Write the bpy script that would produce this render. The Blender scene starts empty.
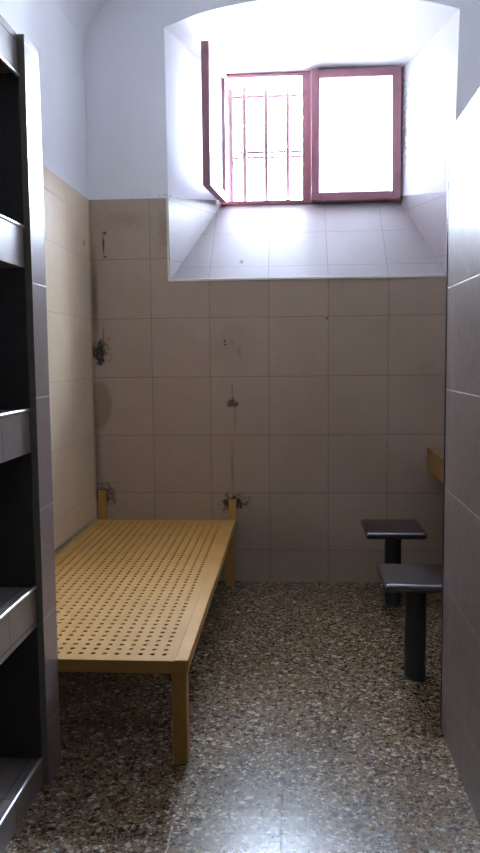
import bpy, bmesh, math, random
from mathutils import Vector, Matrix
random.seed(4)
C = bpy.context.scene.collection
S = bpy.context.scene

# ------------------------------------------------------------ camera
YAW, PIT, ROL, F, H = .0697, .08985, -.009935, 782.2, 1.30
cy, sy, ct, st = math.cos(YAW), math.sin(YAW), math.cos(PIT), math.sin(PIT)
fw = Vector((-sy*ct, cy*ct, -st)); rt = Vector((cy, sy, 0)); up = rt.cross(fw)
cr, sr = math.cos(ROL), math.sin(ROL)
r2 = rt*cr + up*sr; u2 = -rt*sr + up*cr
cam = bpy.data.cameras.new('camera')
co = bpy.data.objects.new('camera', cam); C.objects.link(co)
co.matrix_world = Matrix(((r2.x, u2.x, -fw.x, 0), (r2.y, u2.y, -fw.y, 0), (r2.z, u2.z, -fw.z, H), (0, 0, 0, 1)))
cam.sensor_fit = 'VERTICAL'; cam.sensor_height = 24; cam.lens = F/853*24
cam.clip_start = .02
S.camera = co

# ------------------------------------------------------------ sky, exposure
S.view_settings.view_transform = 'Standard'; S.view_settings.look = 'None'
S.view_settings.gamma = 1; S.view_settings.use_curve_mapping = False
S.view_settings.exposure = 0.0
w = bpy.data.worlds.new('sky'); S.world = w; w.use_nodes = True
nt = w.node_tree; nt.nodes.clear()
out = nt.nodes.new('ShaderNodeOutputWorld'); bg = nt.nodes.new('ShaderNodeBackground')
tc = nt.nodes.new('ShaderNodeTexCoord'); sx = nt.nodes.new('ShaderNodeSeparateXYZ')
rp = nt.nodes.new('ShaderNodeValToRGB')
mr = nt.nodes.new('ShaderNodeMapRange'); mr.inputs['From Min'].default_value = -1
nt.links.new(tc.outputs['Generated'], sx.inputs[0]); nt.links.new(sx.outputs['Z'], mr.inputs['Value'])
nt.links.new(mr.outputs[0], rp.inputs['Fac']); nt.links.new(rp.outputs[0], bg.inputs['Color'])
e = rp.color_ramp.elements
e[0].position = .46; e[0].color = (.46, .50, .57, 1)
e[1].position = .95; e[1].color = (.34, .44, .60, 1)
q = e.new(.52); q.color = (.74, .85, 1.0, 1)
bg.inputs['Strength'].default_value = 290
nt.links.new(bg.outputs[0], out.inputs[0])
# portal that only guides the sampling of the sky through the window opening
pl = bpy.data.lights.new('window_sky_portal', 'AREA'); pl.shape = 'RECTANGLE'; pl.size = 1.24; pl.size_y = .92
pl.cycles.is_portal = True
po = bpy.data.objects.new('window_sky_portal', pl); C.objects.link(po)
po.location = (.10, 5.32, 2.64); po.rotation_euler = (math.radians(-90), 0, 0)

# ------------------------------------------------------------ mesh helpers
class MB:
    def __init__(s): s.v = []; s.f = []; s.uv = []; s.m = []
    def face(s, pts, uv=None, m=0):
        i = len(s.v); s.v += [tuple(p) for p in pts]; s.f.append(tuple(range(i, i+len(pts))))
        if uv is None:
            a, b, c = (Vector(p) for p in pts[:3]); n = (b-a).cross(c-a)
            ax = max(range(3), key=lambda k: abs(n[k]))
            uv = [((p[1], p[2]) if ax == 0 else (p[0], p[2]) if ax == 1 else (p[0], p[1])) for p in pts]
            uv = [(q[0]-(s.ox if ax != 0 else s.oy), q[1]-(.185 if ax != 2 else s.oy)) for q in uv]
        s.uv.append(uv); s.m.append(m); return s
    ox = -.475; oy = 0.0
    def box(s, x0, x1, y0, y1, z0, z1, m=0):
        p = [(x, y, z) for z in (z0, z1) for y in (y0, y1) for x in (x0, x1)]
        for q in ((0,2,3,1), (4,5,7,6), (0,1,5,4), (2,6,7,3), (0,4,6,2), (1,3,7,5)):
            s.face([p[k] for k in q], m=m)
        return s
    def prism(s, pts, y0, y1, m=0):          # pts (x,z) ccw seen from -y
        n = len(pts)
        s.face([(x, y0, z) for x, z in pts], m=m)
        s.face([(x, y1, z) for x, z in reversed(pts)], m=m)
        for i in range(n):
            a, b = pts[i], pts[(i+1) % n]
            s.face([(a[0], y0, a[1]), (a[0], y1, a[1]), (b[0], y1, b[1]), (b[0], y0, b[1])], m=m)
        return s
    def tube(s, a, b, r, n=16, m=0, r1=None):
        a = Vector(a); b = Vector(b); d = (b-a).normalized(); r1 = r if r1 is None else r1
        t = d.orthogonal().normalized(); q = d.cross(t)
        ring = lambda c, rr: [c+(t*math.cos(k*math.tau/n)+q*math.sin(k*math.tau/n))*rr for k in range(n)]
        A = ring(a, r); B = ring(b, r1)
        for k in range(n):
            j = (k+1) % n; s.face([A[k], A[j], B[j], B[k]], m=m)
        s.face(A[::-1], m=m); s.face(B, m=m); return s
    def build(s, name, mats, parent=None, bevel=0, smooth=False, seg=2, rel=None):
        me = bpy.data.meshes.new(name)
        v = s.v
        if rel: v = [(p[0]-rel[0], p[1]-rel[1], p[2]-rel[2]) for p in v]
        me.from_pydata(v, [], s.f)
        ul = me.uv_layers.new(name='UVMap'); k = 0
        for f in s.uv:
            for q in f: ul.data[k].uv = q; k += 1
        for mm in (mats if isinstance(mats, (list, tuple)) else [mats]): me.materials.append(mm)
        for pg, mi in zip(me.polygons, s.m): pg.material_index = mi
        bm = bmesh.new(); bm.from_mesh(me)
        bmesh.ops.remove_doubles(bm, verts=bm.verts, dist=1e-5)
        bmesh.ops.recalc_face_normals(bm, faces=bm.faces) if s.closed else None
        bm.to_mesh(me); bm.free()
        if smooth:
            for pg in me.polygons: pg.use_smooth = True
            me.set_sharp_from_angle(angle=math.radians(40))
        o = bpy.data.objects.new(name, me); C.objects.link(o)
        if parent: o.parent = parent
        if bevel:
            b = o.modifiers.new('bevel', 'BEVEL'); b.width = bevel; b.segments = seg; b.limit_method = 'ANGLE'
        return o
    closed = True

def empty(name, loc, label=None, cat=None, group=None, kind=None):
    o = bpy.data.objects.new(name, None); C.objects.link(o); o.location = loc
    o.empty_display_size = .1
    if label: o['label'] = label
    if cat: o['category'] = cat
    if group: o['group'] = group
    if kind: o['kind'] = kind
    return o
def struct(o, label=None, cat=None):
    o['kind'] = 'structure'
    if label: o['label'] = label
    if cat: o['category'] = cat
    return o

# ------------------------------------------------------------ materials
class N:
    def __init__(s, name):
        s.mat = bpy.data.materials.new(name); s.mat.use_nodes = True; s.t = s.mat.node_tree
        s.b = s.t.nodes['Principled BSDF']; s.out = s.t.nodes['Material Output']
    def n(s, typ, **k):
        o = s.t.nodes.new('ShaderNode'+typ)
        for a, b in k.items(): setattr(o, a, b)
        return o
    def l(s, a, b): s.t.links.new(a, b)
    def put(s, i, v):
        if hasattr(v, 'is_output'): s.l(v, i)
        else: i.default_value = v
    def math(s, op, a, b=0.0, c=0.0, clamp=False):
        o = s.n('Math', operation=op, use_clamp=clamp)
        s.put(o.inputs[0], a); s.put(o.inputs[1], b); s.put(o.inputs[2], c); return o.outputs[0]
    def mix(s, f, a, b, mode='MIX'):
        o = s.n('Mix', data_type='RGBA', blend_type=mode)
        s.put(o.inputs[0], f); s.put(o.inputs[6], col(a)); s.put(o.inputs[7], col(b)); return o.outputs[2]
    def noise(s, vec, sc, det=3, rough=.5):
        o = s.n('TexNoise'); s.put(o.inputs['Vector'], vec); o.inputs['Scale'].default_value = sc
        o.inputs['Detail'].default_value = det; o.inputs['Roughness'].default_value = rough; return o.outputs['Fac']
    def rng(s, v, a, b, c=0.0, d=1.0):
        o = s.n('MapRange'); s.put(o.inputs[0], v)
        for i, q in enumerate((a, b, c, d)): o.inputs[i+1].default_value = q
        return o.outputs[0]
    def bump(s, h, strength=.3, dist=.002):
        o = s.n('Bump'); s.put(o.inputs['Height'], h); o.inputs['Strength'].default_value = strength
        o.inputs['Distance'].default_value = dist; s.l(o.outputs[0], s.b.inputs['Normal'])
def col(c):
    if hasattr(c, 'is_output'): return c
    return (c[0], c[1], c[2], 1)

def stains_and_shade(g, c, pos, items):
    """items: (centre, radii, colour, strength, edge noise) dirt marks and painted dark lines fixed at places in the room"""
    for (ce, ra, cc, stn, nz, soft) in items:
        a = g.n('VectorMath', operation='SUBTRACT'); g.l(pos, a.inputs[0]); a.inputs[1].default_value = ce
        b = g.n('VectorMath', operation='DIVIDE'); g.l(a.outputs[0], b.inputs[0]); b.inputs[1].default_value = ra
        l = g.n('VectorMath', operation='LENGTH'); g.l(b.outputs[0], l.inputs[0])
        nn = g.noise(pos, 38, 4, .7)
        d = g.math('ADD', l.outputs['Value'], g.math('MULTIPLY', g.math('SUBTRACT', nn, .5), nz*3))
        m = g.rng(d, 1.0, 1.0-soft, 0, stn)
        c = g.mix(m, c, cc)
    return c

def tile_mat(name, base, rough=.3, grout=(.16, .13, .10), gw=.0035, marks=(), vary=.10, dirt=.25, spec=.5, TU=.333):
    g = N(name)
    uvn = g.n('UVMap'); uvn.uv_map = 'UVMap'
    sp = g.n('SeparateXYZ'); g.l(uvn.outputs[0], sp.inputs[0])
    T = .333
    ds = []; ids = []
    for k, T in ((0, TU), (1, .333)):
        q = g.math('DIVIDE', sp.outputs[k], T)
        fl = g.math('FLOOR', q); ids.append(fl)
        fr = g.math('SUBTRACT', q, fl)
        ds.append(g.math('MULTIPLY', g.math('MINIMUM', fr, g.math('SUBTRACT', 1.0, fr)), T))
    d = g.math('MINIMUM', ds[0], ds[1])
    gm = g.rng(d, gw*.35, gw*.65, 1, 0)
    cb = g.n('CombineXYZ'); g.l(ids[0], cb.inputs[0]); g.l(ids[1], cb.inputs[1])
    wn = g.n('TexWhiteNoise', noise_dimensions='3D'); g.l(cb.outputs[0], wn.inputs['Vector'])
    tco = g.n('TexCoord'); pos = tco.outputs['Object']
    n1 = g.noise(pos, 2.2, 5, .6); n2 = g.noise(pos, 26, 5, .65)
    c = g.mix(g.rng(wn.outputs['Value'], 0, 1, 0, vary), base, tuple(x*.45 for x in base))
    c = g.mix(g.rng(n1, .42, .75, 0, dirt), c, tuple(x*f for x, f in zip(base, (.5, .42, .34))))
    c = g.mix(g.rng(n2, .5, .8, 0, .16), c, tuple(x*.6 for x in base))
    c = g.mix(gm, c, grout)
    if marks: c = stains_and_shade(g, c, pos, marks)
    g.l(c, g.b.inputs['Base Color'])
    g.put(g.b.inputs['Roughness'], g.math('ADD', g.rng(n2, .3, .8, rough-.05, rough+.10), g.math('MULTIPLY', gm, .4)))
    g.b.inputs['Specular IOR Level'].default_value = spec
    g.bump(g.math('SUBTRACT', g.math('MULTIPLY', n2, .12), gm), .5, .0012)
    return g.mat

def plain(name, base, rough=.6, metal=0.0, scale=20, amt=.25, bumpd=0.0006, dark=.5, coat=0, marks=(), rs=1.0):
    g = N(name)
    tco = g.n('TexCoord'); pos = tco.outputs['Object']
    n = g.noise(pos, scale, 5, .6)
    c = g.mix(g.rng(n, .4, .8, 0, amt), base, tuple(x*dark for x in base))
    if marks: c = stains_and_shade(g, c, pos, marks)
    g.l(c, g.b.inputs['Base Color'])
    g.l(g.rng(n, .3, .8, max(rough-.06*rs, 0), rough+.1*rs), g.b.inputs['Roughness'])
    g.b.inputs['Metallic'].default_value = metal
    g.b.inputs['Coat Weight'].default_value = coat
    if bumpd: g.bump(n, .5, bumpd)
    return g.mat

BK = (.012, .010, .008); BR = (.10, .065, .04)
YB = 4.43
back_marks = [
    ((-1.108, YB, 1.335), (.062, .05, .085), BK, .95, .9, .5),
    ((-1.085, YB, 1.42), (.006, .05, .10), BR, .8, .3, .8),
    ((-1.13, YB, 1.62), (.026, .05, .36), BR, .75, .22, .8),
    ((-1.073, YB, 1.935), (.009, .05, .070), BK, .85, .2, .6),
    ((-1.064, YB, 1.998), (.014, .05, .012), BK, .8, .3, .6),
    ((-1.064, YB, 1.866), (.016, .05, .008), BK, .8, .3, .6),
    ((-1.125, YB, 1.03), (.085, .05, .150), (.26, .18, .12), .6, .12, .18),
    ((-1.118, YB, .50), (.11, .05, .10), BK, .95, .9, .9),
    ((-1.14, YB, .75), (.03, .05, .35), BR, .6, .3, .9),
    ((-.353, YB, .455), (.085, .05, .056), BK, .92, .9, .5),
    ((-.352, YB, 1.032), (.036, .05, .034), (.03, .025, .02), .85, .7, .5),
    ((-.352, YB, 1.10), (.004, .05, .07), BR, .8, .2, .7),
    ((-.338, YB, .95), (.005, .05, .09), BR, .6, .3, .7),
    ((-.355, YB, .66), (.012, .05, .20), BR, .45, .3, .9),
    ((-.392, YB, 1.385), (.010, .05, .010), BK, .8, .3, .6),
    ((-.388, YB, 1.366), (.013, .05, .006), BK, .8, .3, .6),
    ((-.345, YB, 1.37), (.02, .05, .014), BR, .4, .5, .7),
    ((-.31, YB, 1.32), (.02, .05, .05), BR, .3, .6, .9),
    ((.184, YB, 1.505), (.010, .05, .009), BK, .7, .4, .6),
    ((-.95, YB, 2.07), (.20, .05, .07), (.26, .17, .11), .4, .9, .9),
    ((-.72, YB, 2.02), (.05, .05, .16), (.20, .13, .08), .45, .9, .9),
]
left_marks = [
    ((-1.15, 4.43, 1.2), (.05, .045, 1.4), BR, .65, .4, .9),  # darker along the corner with the back wall
    ((-1.15, 3.4, 2.085), (.05, .75, .010), (.45, .13, .05), .55, .25, .8),
    ((-1.15, 3.4, .372), (.05, 1.3, .016), BK, .8, .25, .9),  # shade of the gap beside the bed, painted along the tiles
    ((-1.15, 4.30, 1.93), (.05, .03, .02), BK, .5, .6, .7),
]
M = {}
M['tile_back'] = tile_mat('beige_wall_tile', (.46, .355, .28), .42, marks=back_marks, grout=(.25, .185, .14))
M['tile_left'] = tile_mat('cream_wall_tile', (.76, .61, .43), .40, marks=left_marks, grout=(.58, .46, .33), gw=.0028)
M['tile_reveal'] = tile_mat('pale_sill_tile', (.30, .27, .275), .5, grout=(.20, .175, .165), dirt=.12, spec=.3,
                            marks=[((-.30, 4.55, 1.84), (.014, .025, .025), (.03, .025, .02), .9, .4, .5), ((-.44, 4.98, 2.23), (.05, .05, .03), BK, .7, .8, .7)])
M['tile_part'] = tile_mat('grey_glazed_tile', (.23, .18, .165), .36, grout=(.46, .41, .39), gw=.0042, vary=.06, dirt=.15, spec=.6, TU=.60)
M['tile_pillar'] = tile_mat('grey_glazed_pillar_tile', (.28, .22, .205), .34, grout=(.60, .56, .54), gw=.003, vary=.05, dirt=.12, spec=.4)
M['tile_shelf'] = tile_mat('grey_shelf_tile', (.28, .235, .22), .36, grout=(.12, .10, .09), vary=.05)
M['plaster'] = plain('white_limewash', (.87, .885, .92), .8, scale=3, amt=.18, dark=.8, bumpd=.004,
                     marks=[((.665, 5.0, 2.75), (.03, .1, .30), (.30, .26, .25), .6, 1.4, .4), ((-.15, 4.9, 3.06), (.03, .03, .05), (.3, .25, .22), .4, 1., .6),
                            ((-.6, 4.75, 2.2), (.25, .4, .012), (.35, .28, .22), .6, 1.2, .6)])
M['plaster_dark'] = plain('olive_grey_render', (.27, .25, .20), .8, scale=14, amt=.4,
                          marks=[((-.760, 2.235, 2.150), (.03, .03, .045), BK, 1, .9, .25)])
M['near_dark'] = plain('dark_grey_wall_paint', (.06, .055, .05), .7, scale=9)
M['tile_dark'] = tile_mat('umber_wall_tile', (.20, .15, .11), .42, grout=(.1, .08, .06))  # for the unseen right wall, darkened so less light bounces
M['inner'] = plain('niche_shade_paint', (.085, .08, .085), .8, scale=9)  # shade inside the niches put into the colour
M['concrete'] = plain('old_mortar', (.30, .28, .26), .9, scale=30, amt=.5)
M['trim_white'] = plain('cream_plastic_edge_trim', (.82, .80, .74), .4, scale=30, amt=.1)
M['trim_alu'] = plain('brushed_aluminium_edge_trim', (.85, .85, .88), .36, metal=1.0, scale=40, amt=.15, bumpd=0)
M['wood_red'] = plain('mauve_brown_window_paint', (.34, .155, .185), .42, scale=24, amt=.35)
M['bar_paint'] = plain('pale_worn_bar_paint', (.075, .045, .05), .6, scale=30, amt=.5)
M['ochre'] = plain('ochre_enamelled_steel', (.54, .30, .075), .6, scale=5, amt=.35, dark=.62, bumpd=.0004,
                   marks=[((-.80, 3.55, .365), (.28, .75, .1), (.30, .19, .08), .45, .9, .9),
                          ((-.358, 2.345, .365), (.030, .03, .03), (.40, .36, .32), .7, .7, .5),
                          ((-.345, 3.1, .36), (.012, .5, .03), (.10, .06, .03), .6, 1.6, .5)])
M['steel'] = plain('brushed_dark_stainless_steel', (.20, .20, .225), .21, rs=.25, metal=1.0, scale=5, amt=.2, bumpd=0)
M['steel_dark'] = plain('dark_painted_steel_tube', (.045, .045, .05), .42, metal=.3, scale=12, amt=.3)
M['table_top'] = plain('brown_laminate', (.22, .12, .05), .42, scale=8, amt=.4)
M['table_edge'] = plain('honey_wood_edge', (.34, .18, .05), .5, scale=14, amt=.3)

def terrazzo():
    g = N('polished_terrazzo'); tco = g.n('TexCoord'); pos = tco.outputs['Object']
    nz = g.n('TexNoise'); g.l(pos, nz.inputs['Vector']); nz.inputs['Scale'].default_value = 45
    vm = g.n('VectorMath', operation='MULTIPLY_ADD'); g.l(nz.outputs['Color'], vm.inputs[0]); vm.inputs[1].default_value = (.006,)*3; g.l(pos, vm.inputs[2])
    c = g.mix(g.rng(g.noise(pos, 3, 4), .35, .7), (.27, .19, .10), (.20, .14, .075))
    c = g.mix(g.rng(g.noise(pos, 150, 2, .6), .46, .60, 0, .55), c, (.10, .065, .032))
    rough_extra = None
    for sc, thr_lo, thr_hi, w_lo, size in ((130, .0, .34, .86, .45), (85, .0, .25, .92, .42), (52, .0, .22, .95, .42)):
        v = g.n('TexVoronoi'); g.l(vm.outputs[0], v.inputs['Vector']); v.inputs['Scale'].default_value = sc
        ve = g.n('TexVoronoi', feature='DISTANCE_TO_EDGE'); g.l(vm.outputs[0], ve.inputs['Vector']); ve.inputs['Scale'].default_value = sc
        cs = g.n('SeparateColor'); g.l(v.outputs['Color'], cs.inputs[0])
        inside = g.rng(ve.outputs['Distance'], .10, .14)
        dark = g.math('MULTIPLY', inside, g.math('LESS_THAN', cs.outputs[0], thr_hi))
        lite = g.math('MULTIPLY', inside, g.math('GREATER_THAN', cs.outputs[0], w_lo))
        dc = g.mix(cs.outputs[1], (.022, .012, .009), (.085, .04, .028))
        c = g.mix(dark, c, dc); c = g.mix(lite, c, (.46, .41, .32))
    sp = g.n('SeparateXYZ'); g.l(pos, sp.inputs[0])
    lines = None
    for k, off in ((0, -.04), (1, .05)):
        q = g.math('DIVIDE', g.math('SUBTRACT', sp.outputs[k], off), .30)
        fr = g.math('SUBTRACT', q, g.math('FLOOR', q))
        dd = g.math('MULTIPLY', g.math('MINIMUM', fr, g.math('SUBTRACT', 1.0, fr)), .30)
        m = g.rng(dd, .0008, .0022, 1, 0)
        lines = m if lines is None else g.math('MAXIMUM', lines, m)
    c = g.mix(g.math('MULTIPLY', lines, .55), c, (.08, .065, .05))
    g.l(c, g.b.inputs['Base Color'])
    g.l(g.rng(g.noise(pos, 9, 4), .3, .8, .235, .265), g.b.inputs['Roughness'])
    g.b.inputs['Specular IOR Level'].default_value = .38
    g.bump(g.math('SUBTRACT', g.noise(pos, 60, 3), lines), .35, .0010)
    return g.mat
M['terrazzo'] = terrazzo()

def glass(name, frosted):
    g = N(name); g.t.nodes.remove(g.b)
    tr = g.n('BsdfTransparent'); tr.inputs[0].default_value = (.95, .98, 1, 1)
    gl = g.n('BsdfGlossy'); gl.inputs['Roughness'].default_value = .05 if not frosted else .25
    fz = g.n('Fresnel'); fz.inputs[0].default_value = 1.3
    base = tr.outputs[0]
    if frosted:
        tl = g.n('BsdfTranslucent')
        tco = g.n('TexCoord'); nn = g.noise(tco.outputs['Object'], 60, 3)
        g.l(g.mix(g.rng(nn, .3, .8), (.95, .97, 1), (.86, .90, .95)), tl.inputs[0])
        mx = g.n('MixShader'); mx.inputs[0].default_value = .82; g.l(base, mx.inputs[1]); g.l(tl.outputs[0], mx.inputs[2]); base = mx.outputs[0]
    m2 = g.n('MixShader'); g.l(fz.outputs[0], m2.inputs[0]); g.l(base, m2.inputs[1]); g.l(gl.outputs[0], m2.inputs[2])
    g.l(m2.outputs[0], g.out.inputs[0]); return g.mat
M['glass'] = glass('frosted_window_glass', True)

# ------------------------------------------------------------ room shell
XL, XR, YN, YO = -1.15, 1.42, -.90, 5.30      # left / right wall, near wall, outer face
ZT = 2.183
VC, VA, VH, ZS = .13, 1.29, .62, 2.98          # vault centre, half width, rise, springing
def vz(x): return ZS + VH*math.sqrt(max(0, 1-((x-VC)/VA)**2))

mb = MB(); mb.box(XL-.2, XR+.2, YN-.2, YO, -.15, 0); struct(mb.build('floor', M['terrazzo']), 'brown and cream speckled terrazzo floor of the cell', 'floor')

mb = MB()
mb.box(XL-.2, XL-.006, YN-.2, YO, 0, 4.0, 0); mb.box(XL-.006, XL, YN, YB, 0, ZT, 1)
struct(mb.build('wall_left', [M['plaster'], M['tile_left']]), 'left cell wall with cream tiles below white limewash', 'wall')
mb = MB()
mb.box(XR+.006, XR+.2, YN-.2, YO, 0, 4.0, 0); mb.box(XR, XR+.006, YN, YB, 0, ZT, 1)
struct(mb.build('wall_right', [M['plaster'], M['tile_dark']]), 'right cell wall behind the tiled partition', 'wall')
mb = MB()
mb.box(XL-.006, XR+.006, YN-.2, YN, 0, 4.0, 0)
struct(mb.build('wall_near', [M['near_dark']]), 'dark painted wall at the near end of the cell', 'wall')

# vaulted ceiling, barrel along the cell
mb = MB(); n = 40
pts = []
for k in range(n+1):
    a = math.pi*k/n; x = VC-VA*math.cos(a); pts.append((x, ZS+VH*math.sin(a)))
for k in range(n):
    a, b = pts[k], pts[k+1]
    mb.face([(a[0], YN-.2, a[1]), (b[0], YN-.2, b[1]), (b[0], YO, b[1]), (a[0], YO, a[1])])
    mb.face([(a[0], YN-.2, 4.0), (a[0], YO, 4.0), (b[0], YO, 4.0), (b[0], YN-.2, 4.0)])
for y in (YN-.2, YO):
    mb.face([(p[0], y, p[1]) for p in pts]+[(pts[-1][0], y, 4.0), (pts[0][0], y, 4.0)])
for p in (pts[0], pts[-1]):
    mb.face([(p[0], YN-.2, p[1]), (p[0], YO, p[1]), (p[0], YO, 4.0), (p[0], YN-.2, 4.0)])
o = mb.build('ceiling', M['plaster'], smooth=True); struct(o, 'white limewashed vaulted ceiling', 'ceiling')

# back wall with the splayed window recess
arch = [(-.705, 3.10), (-.505, 3.168), (-.232, 3.215), (.10, 3.236), (.42, 3.222), (.70, 3.186), (.89, 3.137)]
def arch_at(x):
    for k in range(len(arch)-1):
        if x <= arch[k+1][0] or k == len(arch)-2: break
    P = [arch[max(k-1, 0)], arch[k], arch[k+1], arch[min(k+2, len(arch)-1)]]
    t = (x-P[1][0])/(P[2][0]-P[1][0]); h = P[2][0]-P[1][0]
    m1 = (P[2][1]-P[0][1])/(P[2][0]-P[0][0])*h; m2 = (P[3][1]-P[1][1])/(P[3][0]-P[1][0])*h
    return (2*t**3-3*t*t+1)*P[1][1]+(t**3-2*t*t+t)*m1+(-2*t**3+3*t*t)*P[2][1]+(t**3-t*t)*m2
NA = 28
YW = 5.0; WX0, WX1, WZ0, WZ1 = -.452, .655, 2.245, 3.03
ax = [-.705+1.595*k/NA for k in range(NA+1)]
R0 = [(-.695, 1.732), (-.70, ZT)]+[(x, arch_at(x)) for x in ax]+[(.877, 2.585), (.86, ZT), (.84, 1.732)]
R1 = [(WX0, WZ0), (WX0, WZ0+.03)]+[(WX0+(WX1-WX0)*k/NA, WZ1) for k in range(NA+1)]+[(WX1, 2.62), (WX1, WZ0+.03), (WX1, WZ0)]
NL = len(R0)-1
mb = MB(); mb.closed = False
yp = YB+.006
F3 = lambda q, y: (q[0], y, q[1])
# tiled field: left, right and below the recess
def q3(pts, y, m): mb.face([F3(p, y) for p in pts], m=m)
q3([(XL, 0), (-.695, 0), (-.695, 1.732), (-.70, ZT), (XL, ZT)], YB, 1)
q3([(.84, 0), (XR, 0), (XR, ZT), (.86, ZT), (.84, 1.732)], YB, 1)
q3([(-.695, 0), (.84, 0), (.84, 1.732), (-.695, 1.732)], YB, 1)
for a, b in ((XL, -.70), (.86, XR)):
    mb.face([(a, YB, ZT), (b, YB, ZT), (b, yp, ZT), (a, yp, ZT)], m=1)
# limewash above
lx = [-1.2+.045*k for k in range(12)]
lx = [x for x in lx if x < -.71]+[-.705]
q3([(XL-.01, ZT), (-.70, ZT), (-.705, 3.10), (-.705, 3.95), (XL-.01, 3.95)], yp, 0)
q3([(.86, ZT), (XR+.01, ZT), (XR+.01, 3.95), (.89, 3.95), (.89, 3.137), (.877, 2.585)], yp, 0)
for a, b in zip(R0[2:NL-3], R0[3:NL-2]): q3([a, b, (b[0], 3.95), (a[0], 3.95)], yp, 0)
# reveal
L = [(p[0], p[1]) for p in R0]
for i in range(len(R0)):
    j = (i+1) % len(R0)
    a, b, c, d = F3(R0[i], YB if i in (0, NL-1, NL) else yp), F3(R0[j], YB if j in (0, 1, NL) else yp), F3(R1[j], YW), F3(R1[i], YW)
    if i == 0 or i == NL-1:                       # low tiled part of the sides
        uv = [(p[1]-YB+.0, p[2]-.185-.333*4.98) for p in (a, b, c, d)]
        mb.face([a, b, c, d], uv=uv, m=2)
    elif i == NL:                               # sloping tiled sill
        sl = math.hypot(YW-YB, WZ0-1.732); off = -.333*.345
        uv = [(a[0]+.475, off), (b[0]+.475, off), (c[0]+.475, off+sl), (d[0]+.475, off+sl)]
        mb.face([a, b, c, d], uv=uv, m=2)
    else:
        K = 6
        for k in range(K):
            la = [Vector(a).lerp(Vector(d), t/K) for t in (k, k+1)]; lb = [Vector(b).lerp(Vector(c), t/K) for t in (k, k+1)]
            mb.face([la[0], lb[0], lb[1], la[1]], m=0)
# outer masonry round the opening
x0, x1, z0, z1 = XL-.006, XR+.006, 0, 3.95
for (a, b, c, d) in ((x0, WX0, z0, z1), (WX1, x1, z0, z1), (WX0, WX1, z0, WZ0), (WX0, WX1, WZ1, z1)):
    mb.box(a, b, YW, YO, c, d, 3)
struct(mb.build('wall_back', [M['plaster'], M['tile_back'], M['tile_reveal'], M['plaster']]), 'back cell wall, stained beige tiles below white limewash and a splayed window recess', 'wall')

# pale edge trim along the front of the sloping sill
mb = MB()
mb.prism([(-.705, 1.722), (.85, 1.722), (.85, 1.734), (-.705, 1.734)], YB-.006, YB+.004)
mb.prism([(-.708, 1.734), (-.699, 1.734), (-.704, ZT), (-.711, ZT)], YB-.005, YB+.004)
struct(mb.build('trim_1', M['trim_white'], bevel=.0015), 'cream edging strip along the front of the tiled window sill', 'trim')

# ------------------------------------------------------------ window
win = empty('window_1', ((WX0+WX1)/2, YW, WZ0), 'two-leaf mauve-brown wooden window, left leaf open and right leaf shut', 'window', kind='structure')
wl = Vector(win.location)
def wpart(mb, name, mat, bevel=.003, parent=win, rel=None): return mb.build(name, mat, parent, bevel=bevel, rel=rel or wl)
y0, y1 = YW-.015, YW+.055
mb = MB()
mb.box(WX0, WX0+.030, y0, y1, WZ0, WZ1); mb.box(WX1-.022, WX1, y0, y1, WZ0, WZ1)
mb.box(WX0+.03, WX1-.022, y0, y1, WZ0, WZ0+.022); mb.box(WX0+.03, WX1-.022, y0, y1, WZ1-.022, WZ1)
wpart(mb, 'window_frame', M['wood_red'])
mb = MB(); mb.box(.055, .122, y0, y1, WZ0+.02, WZ1-.02); wpart(mb, 'mullion', M['wood_red'])
# shut right leaf
def leaf(w_, h_, t_, st_, parent, loc, rz, name):
    m = MB()
    m.box(0, st_, -t_/2, t_/2, 0, h_); m.box(w_-st_, w_, -t_/2, t_/2, 0, h_)
    m.box(st_, w_-st_, -t_/2, t_/2, 0, st_); m.box(st_, w_-st_, -t_/2, t_/2, h_-st_, h_)
    o = m.build(name, M['wood_red'], parent, bevel=.004)
    o.location = Vector(loc)-wl; o.rotation_euler = (0, 0, rz)
    g = MB(); g.box(st_-.004, w_-st_+.004, -.003, .003, st_-.004, h_-st_+.004); g.build('pane', M['glass'], o)
    return o
lf = leaf(.545, .79-.012, .045, .050, win, (.108, YW-.030, WZ0+.006), 0, 'window_sash')
lf2 = leaf(.515, .79-.012, .045, .050, win, (WX0+.022, YW-.04, WZ0+.006), math.radians(-96), 'window_sash')

lf['label'] = 'shut right window leaf with frosted pane'; lf2['label'] = 'left window leaf swung open into the recess'

# grille outside
gr = empty('window_grille', (.10, 5.16, WZ0), 'pale metal security bars outside the open left half of the window', 'window bars')
gl_ = Vector(gr.location)
for i in range(8):
    x = -.403 if i == 0 else -.312+.1385*(i-1)
    if x > WX1-.02: break
    mb = MB(); r = .022 if i == 0 else .0155
    mb.tube((x, 5.16, WZ0-.02), (x, 5.16, 3.01 if i else 2.99), r, 14)
    mb.tube((x, 5.16, 2.925), (x, 5.16, 3.0), .016 if i else .018, 14)
    mb.build('bar', M['bar_paint'], gr, smooth=True, rel=gl_)
for z, r in ((2.952, .012), (2.605, .009), (2.572, .009)):
    mb = MB(); mb.tube((WX0-.02, 5.175, z), (WX1+.02, 5.175, z), r, 12); mb.build('rail', M['bar_paint'], gr, smooth=True, rel=gl_)

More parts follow.
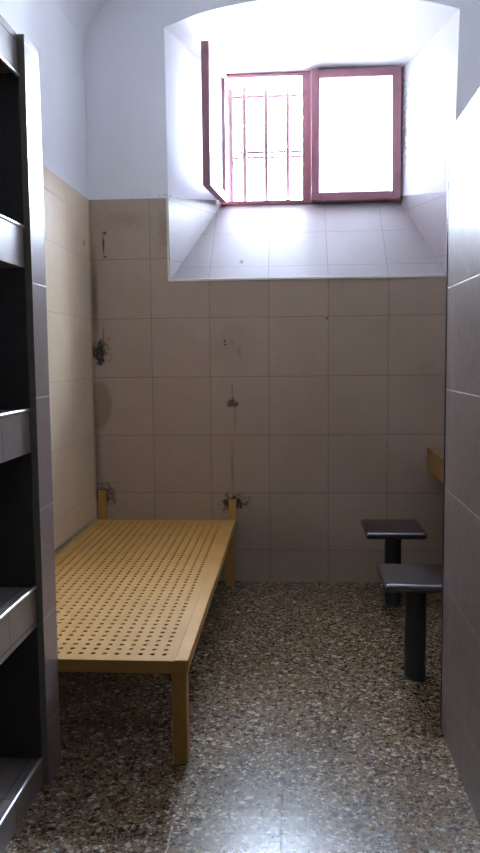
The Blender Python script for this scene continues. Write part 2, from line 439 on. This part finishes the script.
# ------------------------------------------------------------ tiled partition on the right
PX, PY, PZ = .505, 2.66, 1.985
pa = empty('tiled_partition', (PX+.05, PY, 0), 'grey glazed tile partition wall standing at the right of the cell', 'partition')
pl_ = Vector(pa.location)
mb = MB(); mb.oy = 2.547; mb.box(PX, PX+.10, YN, PY, 0, PZ); mb.build('tiled_wall', M['tile_part'], pa, rel=pl_)
mb = MB(); mb.oy = 2.547; mb.box(PX-.001, PX+.101, YN, PY+.001, PZ, PZ+.036); mb.build('coping', M['tile_part'], pa, bevel=.004, rel=pl_)
mb = MB(); mb.box(PX-.0025, PX+.010, PY-.008, PY+.0025, 0, PZ); mb.build('corner_trim', M['steel_dark'], pa, rel=pl_)

# ------------------------------------------------------------ masonry shelf unit on the left
SX, SP, SY0, SY1 = -.771, -.752, 1.05, 2.235
su = empty('masonry_shelf_unit', (-.95, 1.7, 0), 'tall built-in tiled masonry shelf unit with open niches beside the left wall', 'shelves')
sl_ = Vector(su.location)
for (a, b) in ((SY1, 2.362), (SY0-.14, SY0)):
    mb = MB(); mb.oy = a-.09
    x0 = XL+.002
    p = [(x, y, z) for z in (0, 2.205) for y in (a, b) for x in (x0, SP)]
    mb.face([p[k] for k in (0,2,3,1)], m=1); mb.face([p[k] for k in (4,5,7,6)], m=0)
    mb.face([p[k] for k in (0,1,5,4)], m=1); mb.face([p[k] for k in (2,6,7,3)], m=1)
    mb.face([p[k] for k in (0,4,6,2)], m=1); mb.face([p[k] for k in (1,3,7,5)], m=0)
    mb.build('pillar', [M['tile_pillar'], M['plaster_dark']], su, rel=sl_)
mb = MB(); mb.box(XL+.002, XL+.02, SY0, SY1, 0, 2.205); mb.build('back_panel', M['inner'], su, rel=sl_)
mb = MB(); mb.box(XL+.02, SX, SY1-.006, SY1-.0005, .09, 2.10); mb.build('niche_shade_sheet', M['inner'], su, rel=sl_)  # added dark sheet standing for the shade on the niche side
for nm, z0, z1 in (('plinth', 0, .085), ('shelf', .50, .62), ('shelf', 1.025, 1.15), ('shelf', 1.558, 1.675), ('lintel', 2.098, 2.205)):
    mb = MB(); mb.oy = 2.01
    mb.box(XL+.02, SX, SY0, SY1-.0065 if nm != 'plinth' else SY1-.0005, z0, z1)
    s_ = mb.build(nm, M['tile_shelf'], su, rel=sl_)
    if nm == 'lintel': zt = (z0-.003, z0+.002)
    else: zt = (z1, z1+.005)
    mb = MB(); mb.tube((SX-.003, SY0, zt[0]-.001), (SX-.003, SY1-.001, zt[0]-.001), .006, 20); mb.build('edge_trim', M['trim_alu'], s_, rel=sl_, smooth=True)

# ------------------------------------------------------------ bed
BX0, BX1, BY0, BY1, BZ = -1.136, -.337, 2.368, 4.415, .343
bd = empty('bed_frame', ((BX0+BX1)/2, (BY0+BY1)/2, 0), 'ochre steel bed base with a perforated top fixed beside the left wall', 'bed')
bl_ = Vector(bd.location)
ix0, ix1, iy0, iy1 = BX0+.040, -.380, BY0+.030, BY1-.010
P = .0390; NX = 18; NY = 50
hx1 = -.4015+P/2*0; hx0 = hx1-NX*P
hy0 = 2.424-P/2; hy1 = hy0+NY*P
mb = MB(); K = 8; r = .0084; zt, zb = BZ, BZ-.003
sq = [(1, 0), (1, 1), (0, 1), (-1, 1), (-1, 0), (-1, -1), (0, -1), (1, -1)]
for i in range(NX):
    for j in range(NY):
        cx = hx0+(i+.5)*P; cyy = hy0+(j+.5)*P
        ci = [(cx+r*math.cos(k*math.pi/4), cyy+r*math.sin(k*math.pi/4)) for k in range(8)]
        so = [(cx+q[0]*P/2, cyy+q[1]*P/2) for q in sq]
        for k in range(8):
            l = (k+1) % 8
            mb.face([(*ci[k], zt), (*so[k], zt), (*so[l], zt), (*ci[l], zt)])
            mb.face([(*ci[k], zt), (*ci[l], zt), (*ci[l], zb), (*ci[k], zb)])
mb.face([(hx0, hy0, zt), (hx0, hy1, zt), (ix0, hy1, zt), (ix0, hy0, zt)])
mb.face([(hx1, hy0, zt), (ix1, hy0, zt), (ix1, hy1, zt), (hx1, hy1, zt)])
mb.face([(ix0, iy0, zt), (ix1, iy0, zt), (ix1, hy0, zt), (ix0, hy0, zt)])
mb.face([(ix0, hy1, zt), (ix1, hy1, zt), (ix1, iy1, zt), (ix0, iy1, zt)])
mb.closed = True
mb.build('perforated_panel', M['ochre'], bd, rel=bl_)
def rail(pts, nm='side_rail'): return pts.build(nm, M['ochre'], bd, bevel=.002, rel=bl_)
mb = MB(); mb.box(ix1, BX1, BY0, BY1, BZ-.001, BZ+.004); mb.box(BX1-.004, BX1, BY0, BY1, BZ-.036, BZ+.004); rail(mb)
mb = MB(); mb.box(BX0, ix0, BY0, BY1, BZ-.003, BZ+.003); mb.box(BX0, BX0+.004, BY0, BY1, BZ-.036, BZ+.003); rail(mb)
mb = MB(); mb.box(BX0+.004, ix1-.001, BY0, iy0, BZ-.003, BZ+.0015); mb.box(BX0+.004, BX1-.004, BY0, BY0+.004, BZ-.040, BZ-.001); rail(mb, 'end_rail')
mb = MB(); mb.box(BX0+.004, BX1-.004, iy1, BY1, BZ-.036, BZ+.006); rail(mb, 'end_rail')
for x in (-1.09, -.392):
    for y in (BY0+.010, 4.32):
        mb = MB(); mb.box(x, x+.048, y, y+.048, 0, BZ-.003); rail(mb, 'leg')
for x, z in ((-1.134, .512), (-.377, .460)):
    mb = MB(); mb.box(x, x+.043, BY1-.012, BY1+.012, BZ+.004, z); rail(mb, 'wall_post')
# cross bearers under the panel
for y in (2.95, 3.65):
    mb = MB(); mb.box(ix0-.01, ix1+.01, y, y+.03, BZ-.036, BZ-.004); rail(mb, 'cross_bearer')

# the bed was set very slightly higher at the wall end
for o in [q for q in bpy.data.objects if q.parent == bd or (q.parent and q.parent.parent == bd)]:
    for v in o.data.vertices:
        if v.co.z > .02: v.co.z += (v.co.y+bl_.y-BY0)*.010

# ------------------------------------------------------------ stools
def stool(x0, x1, y0, y1, z, px, py, label):
    t = empty('stool', (px, py, 0), label, 'stool', 'fixed steel stools by the table'); r0 = Vector(t.location)
    mb = MB(); mb.box(x0, x1, y0, y1, z-.034, z)
    mb.build('seat', M['steel'], t, bevel=.014, seg=8, smooth=True, rel=r0)
    mb = MB(); mb.tube((px, py, .006), (px, py, z-.036), .043, 32); mb.build('post', M['steel_dark'], t, smooth=True, rel=r0)
    mb = MB(); mb.tube((px, py, z-.042), (px, py, z-.034), .085, 32); mb.build('seat_flange', M['steel_dark'], t, smooth=True, rel=r0)
    mb = MB(); mb.tube((px, py, 0), (px, py, .006), .052, 32); mb.build('base_collar', M['steel_dark'], t, smooth=True, rel=r0)
    return t
stool(.345, .645, 2.965, 3.285, .42, .484, 3.11, 'near dark steel stool with a square brushed seat, closest to the tiled partition')
stool(.354, .654, 3.85, 4.19, .42, .508, 4.03, 'far dark steel stool with a square seat, closest to the back wall')

# ------------------------------------------------------------ table
tb = empty('wall_table', (1.08, 4.0, 0), 'brown wooden wall-hung table end showing past the tiled partition', 'table'); r0 = Vector(tb.location)
mb = MB(); mb.box(.742, XR-.002, 3.05, YB-.004, .755, .775); mb.build('tabletop', M['table_top'], tb, bevel=.002, rel=r0)
mb = MB(); mb.box(.745, .770, 3.055, YB-.006, .650, .7545); mb.box(.770, XR-.004, 3.055, 3.08, .650, .7545); mb.build('apron', M['table_edge'], tb, bevel=.002, rel=r0)
for y in (3.25, 4.15):
    mb = MB(); mb.box(.78, XR-.002, y, y+.03, .715, .7545); mb.box(XR-.032, XR-.002, y, y+.03, .40, .715)
    mb.face([(.85, y+.012, .715), (XR-.032, y+.012, .42), (XR-.032, y+.018, .42), (.85, y+.018, .715)])
    mb.build('bracket', M['steel_dark'], tb, rel=r0)
